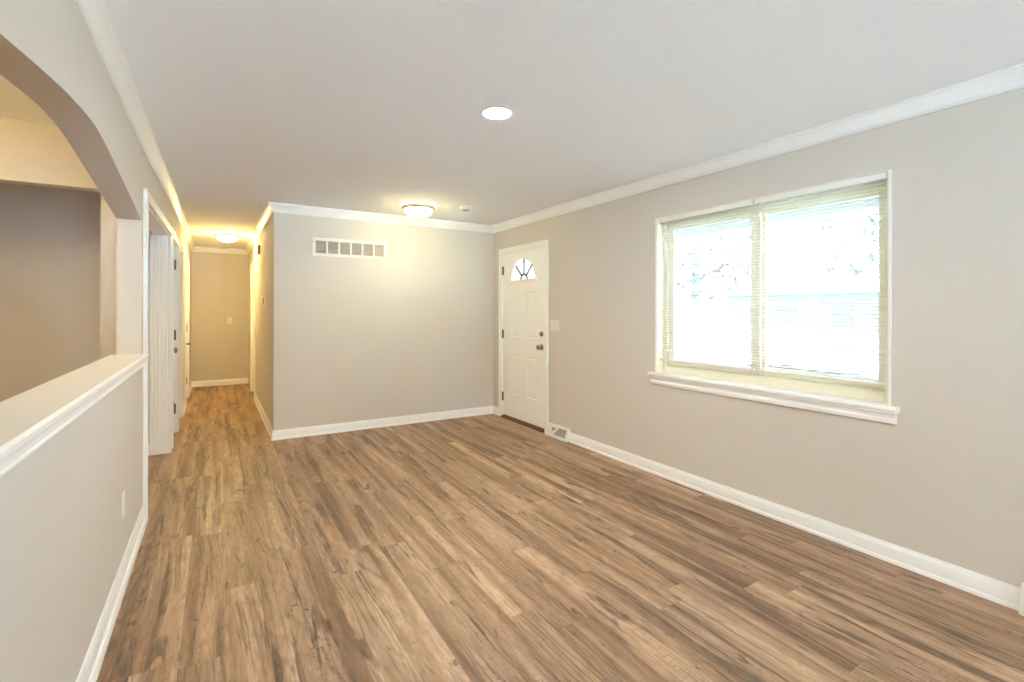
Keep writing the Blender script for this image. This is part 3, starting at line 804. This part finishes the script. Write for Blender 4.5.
# ------------------------------------------------------------------ outside: porch eave, lawn, street, house, trees
mb = MB(); mb.box(-30, 60, -40, 60, -0.75, -0.45)
setting(mb.build('ground', M['lawn']), 'pale lawn outside the window', 'lawn')
mb = MB(); mb.box(XR + 0.15, XR + 1.6, YR, 8.0, -0.449, -0.05)
setting(mb.build('porch_slab', M['concrete']), 'pale concrete porch slab outside the window', 'porch')
mb = MB(); mb.box(XR + 0.15, XR + 1.34, -3.0, 9.0, 2.26, 2.32)
so = setting(mb.build('porch_soffit', M['soffit']), 'white porch soffit seen at the top of the window', 'soffit')
mb = MB(); mb.prism([(XR + 1.30, 2.258), (XR + 1.30, 2.20), (XR + 1.29, 2.165), (XR + 1.33, 2.150), (XR + 1.40, 2.155), (XR + 1.42, 2.27), (XR + 1.34, 2.27)], -3.0, 9.0, 'Y')
mb.build('gutter', M['fascia'], so)
mb = MB(); mb.box(16, 21, -40, 60, -0.449, -0.43)
setting(mb.build('street', M['concrete']), 'pale street beyond the lawn outside the window', 'street')
mb = MB(); mb.box(-9, 11, -22, YR - 0.14, -0.449, -0.15)  # added slab out of view, throws sunlight up through the rear window
setting(mb.build('bounce_slab', M['bounce_slab']), 'added unseen white slab behind the camera, bounces sunlight indoors', 'bounce_slab')
# house across the street
hs = thing('neighbour_house', (30, 10.5, -0.45), 'pale low house across the street, faint through the blinds', 'house')
MB().box(-3.5, 3.5, -8, 8, 0, 2.8).build('wall', M['siding'], hs)
MB().prism([(-4.0, 2.7), (4.0, 2.7), (0, 4.6)], -8.5, 8.5, 'Y').build('roof', M['roof'], hs)
for yy in (-5.5, -1.5, 4.5):
    fr_ = MB().box(-3.56, -3.5, yy - 0.8, yy + 0.8, 1.0, 2.2).build('window', M['vinyl'], hs)
    MB().box(-3.57, -3.555, yy - 0.72, yy + 0.72, 1.08, 2.12).build('pane', M['roof'], fr_)
MB().box(-3.55, -3.5, 1.2, 2.1, 0.1, 2.15).build('door', M['roof'], hs)
def tree(x, y, hgt, cr, label):
    root = thing('tree', (x, y, -0.45), label, 'tree', 'trees outside the window')
    MB().tube([(0, 0, 0), (0.05, 0.02, hgt * 0.3), (-0.04, 0.08, hgt * 0.6), (0.02, 0, hgt * 0.85)], [0.22, 0.17, 0.11, 0.04], 10).build('trunk', M['bark'], root)
    mb = MB()
    for i in range(700):
        while True:
            p = Vector((random.uniform(-1, 1), random.uniform(-1, 1), random.uniform(-1, 1)))
            if 0.25 < p.length < 1: break
        c = Vector((p.x * cr, p.y * cr, hgt * 0.66 + p.z * hgt * 0.34))
        u = Vector((random.uniform(-1, 1), random.uniform(-1, 1), random.uniform(-1, 1))).normalized(); v = u.orthogonal().normalized()
        s_ = random.uniform(0.14, 0.28)
        mb.add([c - u * s_, c + v * s_ * 0.5, c + u * s_, c - v * s_ * 0.5], [(0, 1, 2, 3)])
    mb.build('foliage', M['leaf'], root)
    return root
tree(13.5, 10.5, 6.5, 2.0, 'pale leafy tree on the lawn, seen through the left pane')
tree(14.0, 5.2, 7.0, 2.2, 'pale leafy tree seen through the middle of the right pane')
tree(24.0, 4.5, 8.0, 3.0, 'faint tree standing before the house across the street')

# ------------------------------------------------------------------ added rear window (behind the camera), there to let in fill daylight
rw = thing('fill_window', (0.95, YR, 0.25), 'added unseen window behind the camera, lets in fill daylight', 'window', kind='structure')
mb = MB()
for a, b in ((-1.15, -1.10), (-0.025, 0.025), (1.10, 1.15)): mb.box(a, b, -0.10, -0.04, 0, 1.95)
mb.box(-1.10, 1.10, -0.10, -0.04, 0, 0.05); mb.box(-1.10, 1.10, -0.10, -0.04, 1.90, 1.95)
mb.build('window_frame', M['vinyl'], rw)
MB().box(-1.10, 1.10, -0.075, -0.070, 0.05, 1.90).build('pane', M['glass'], rw)
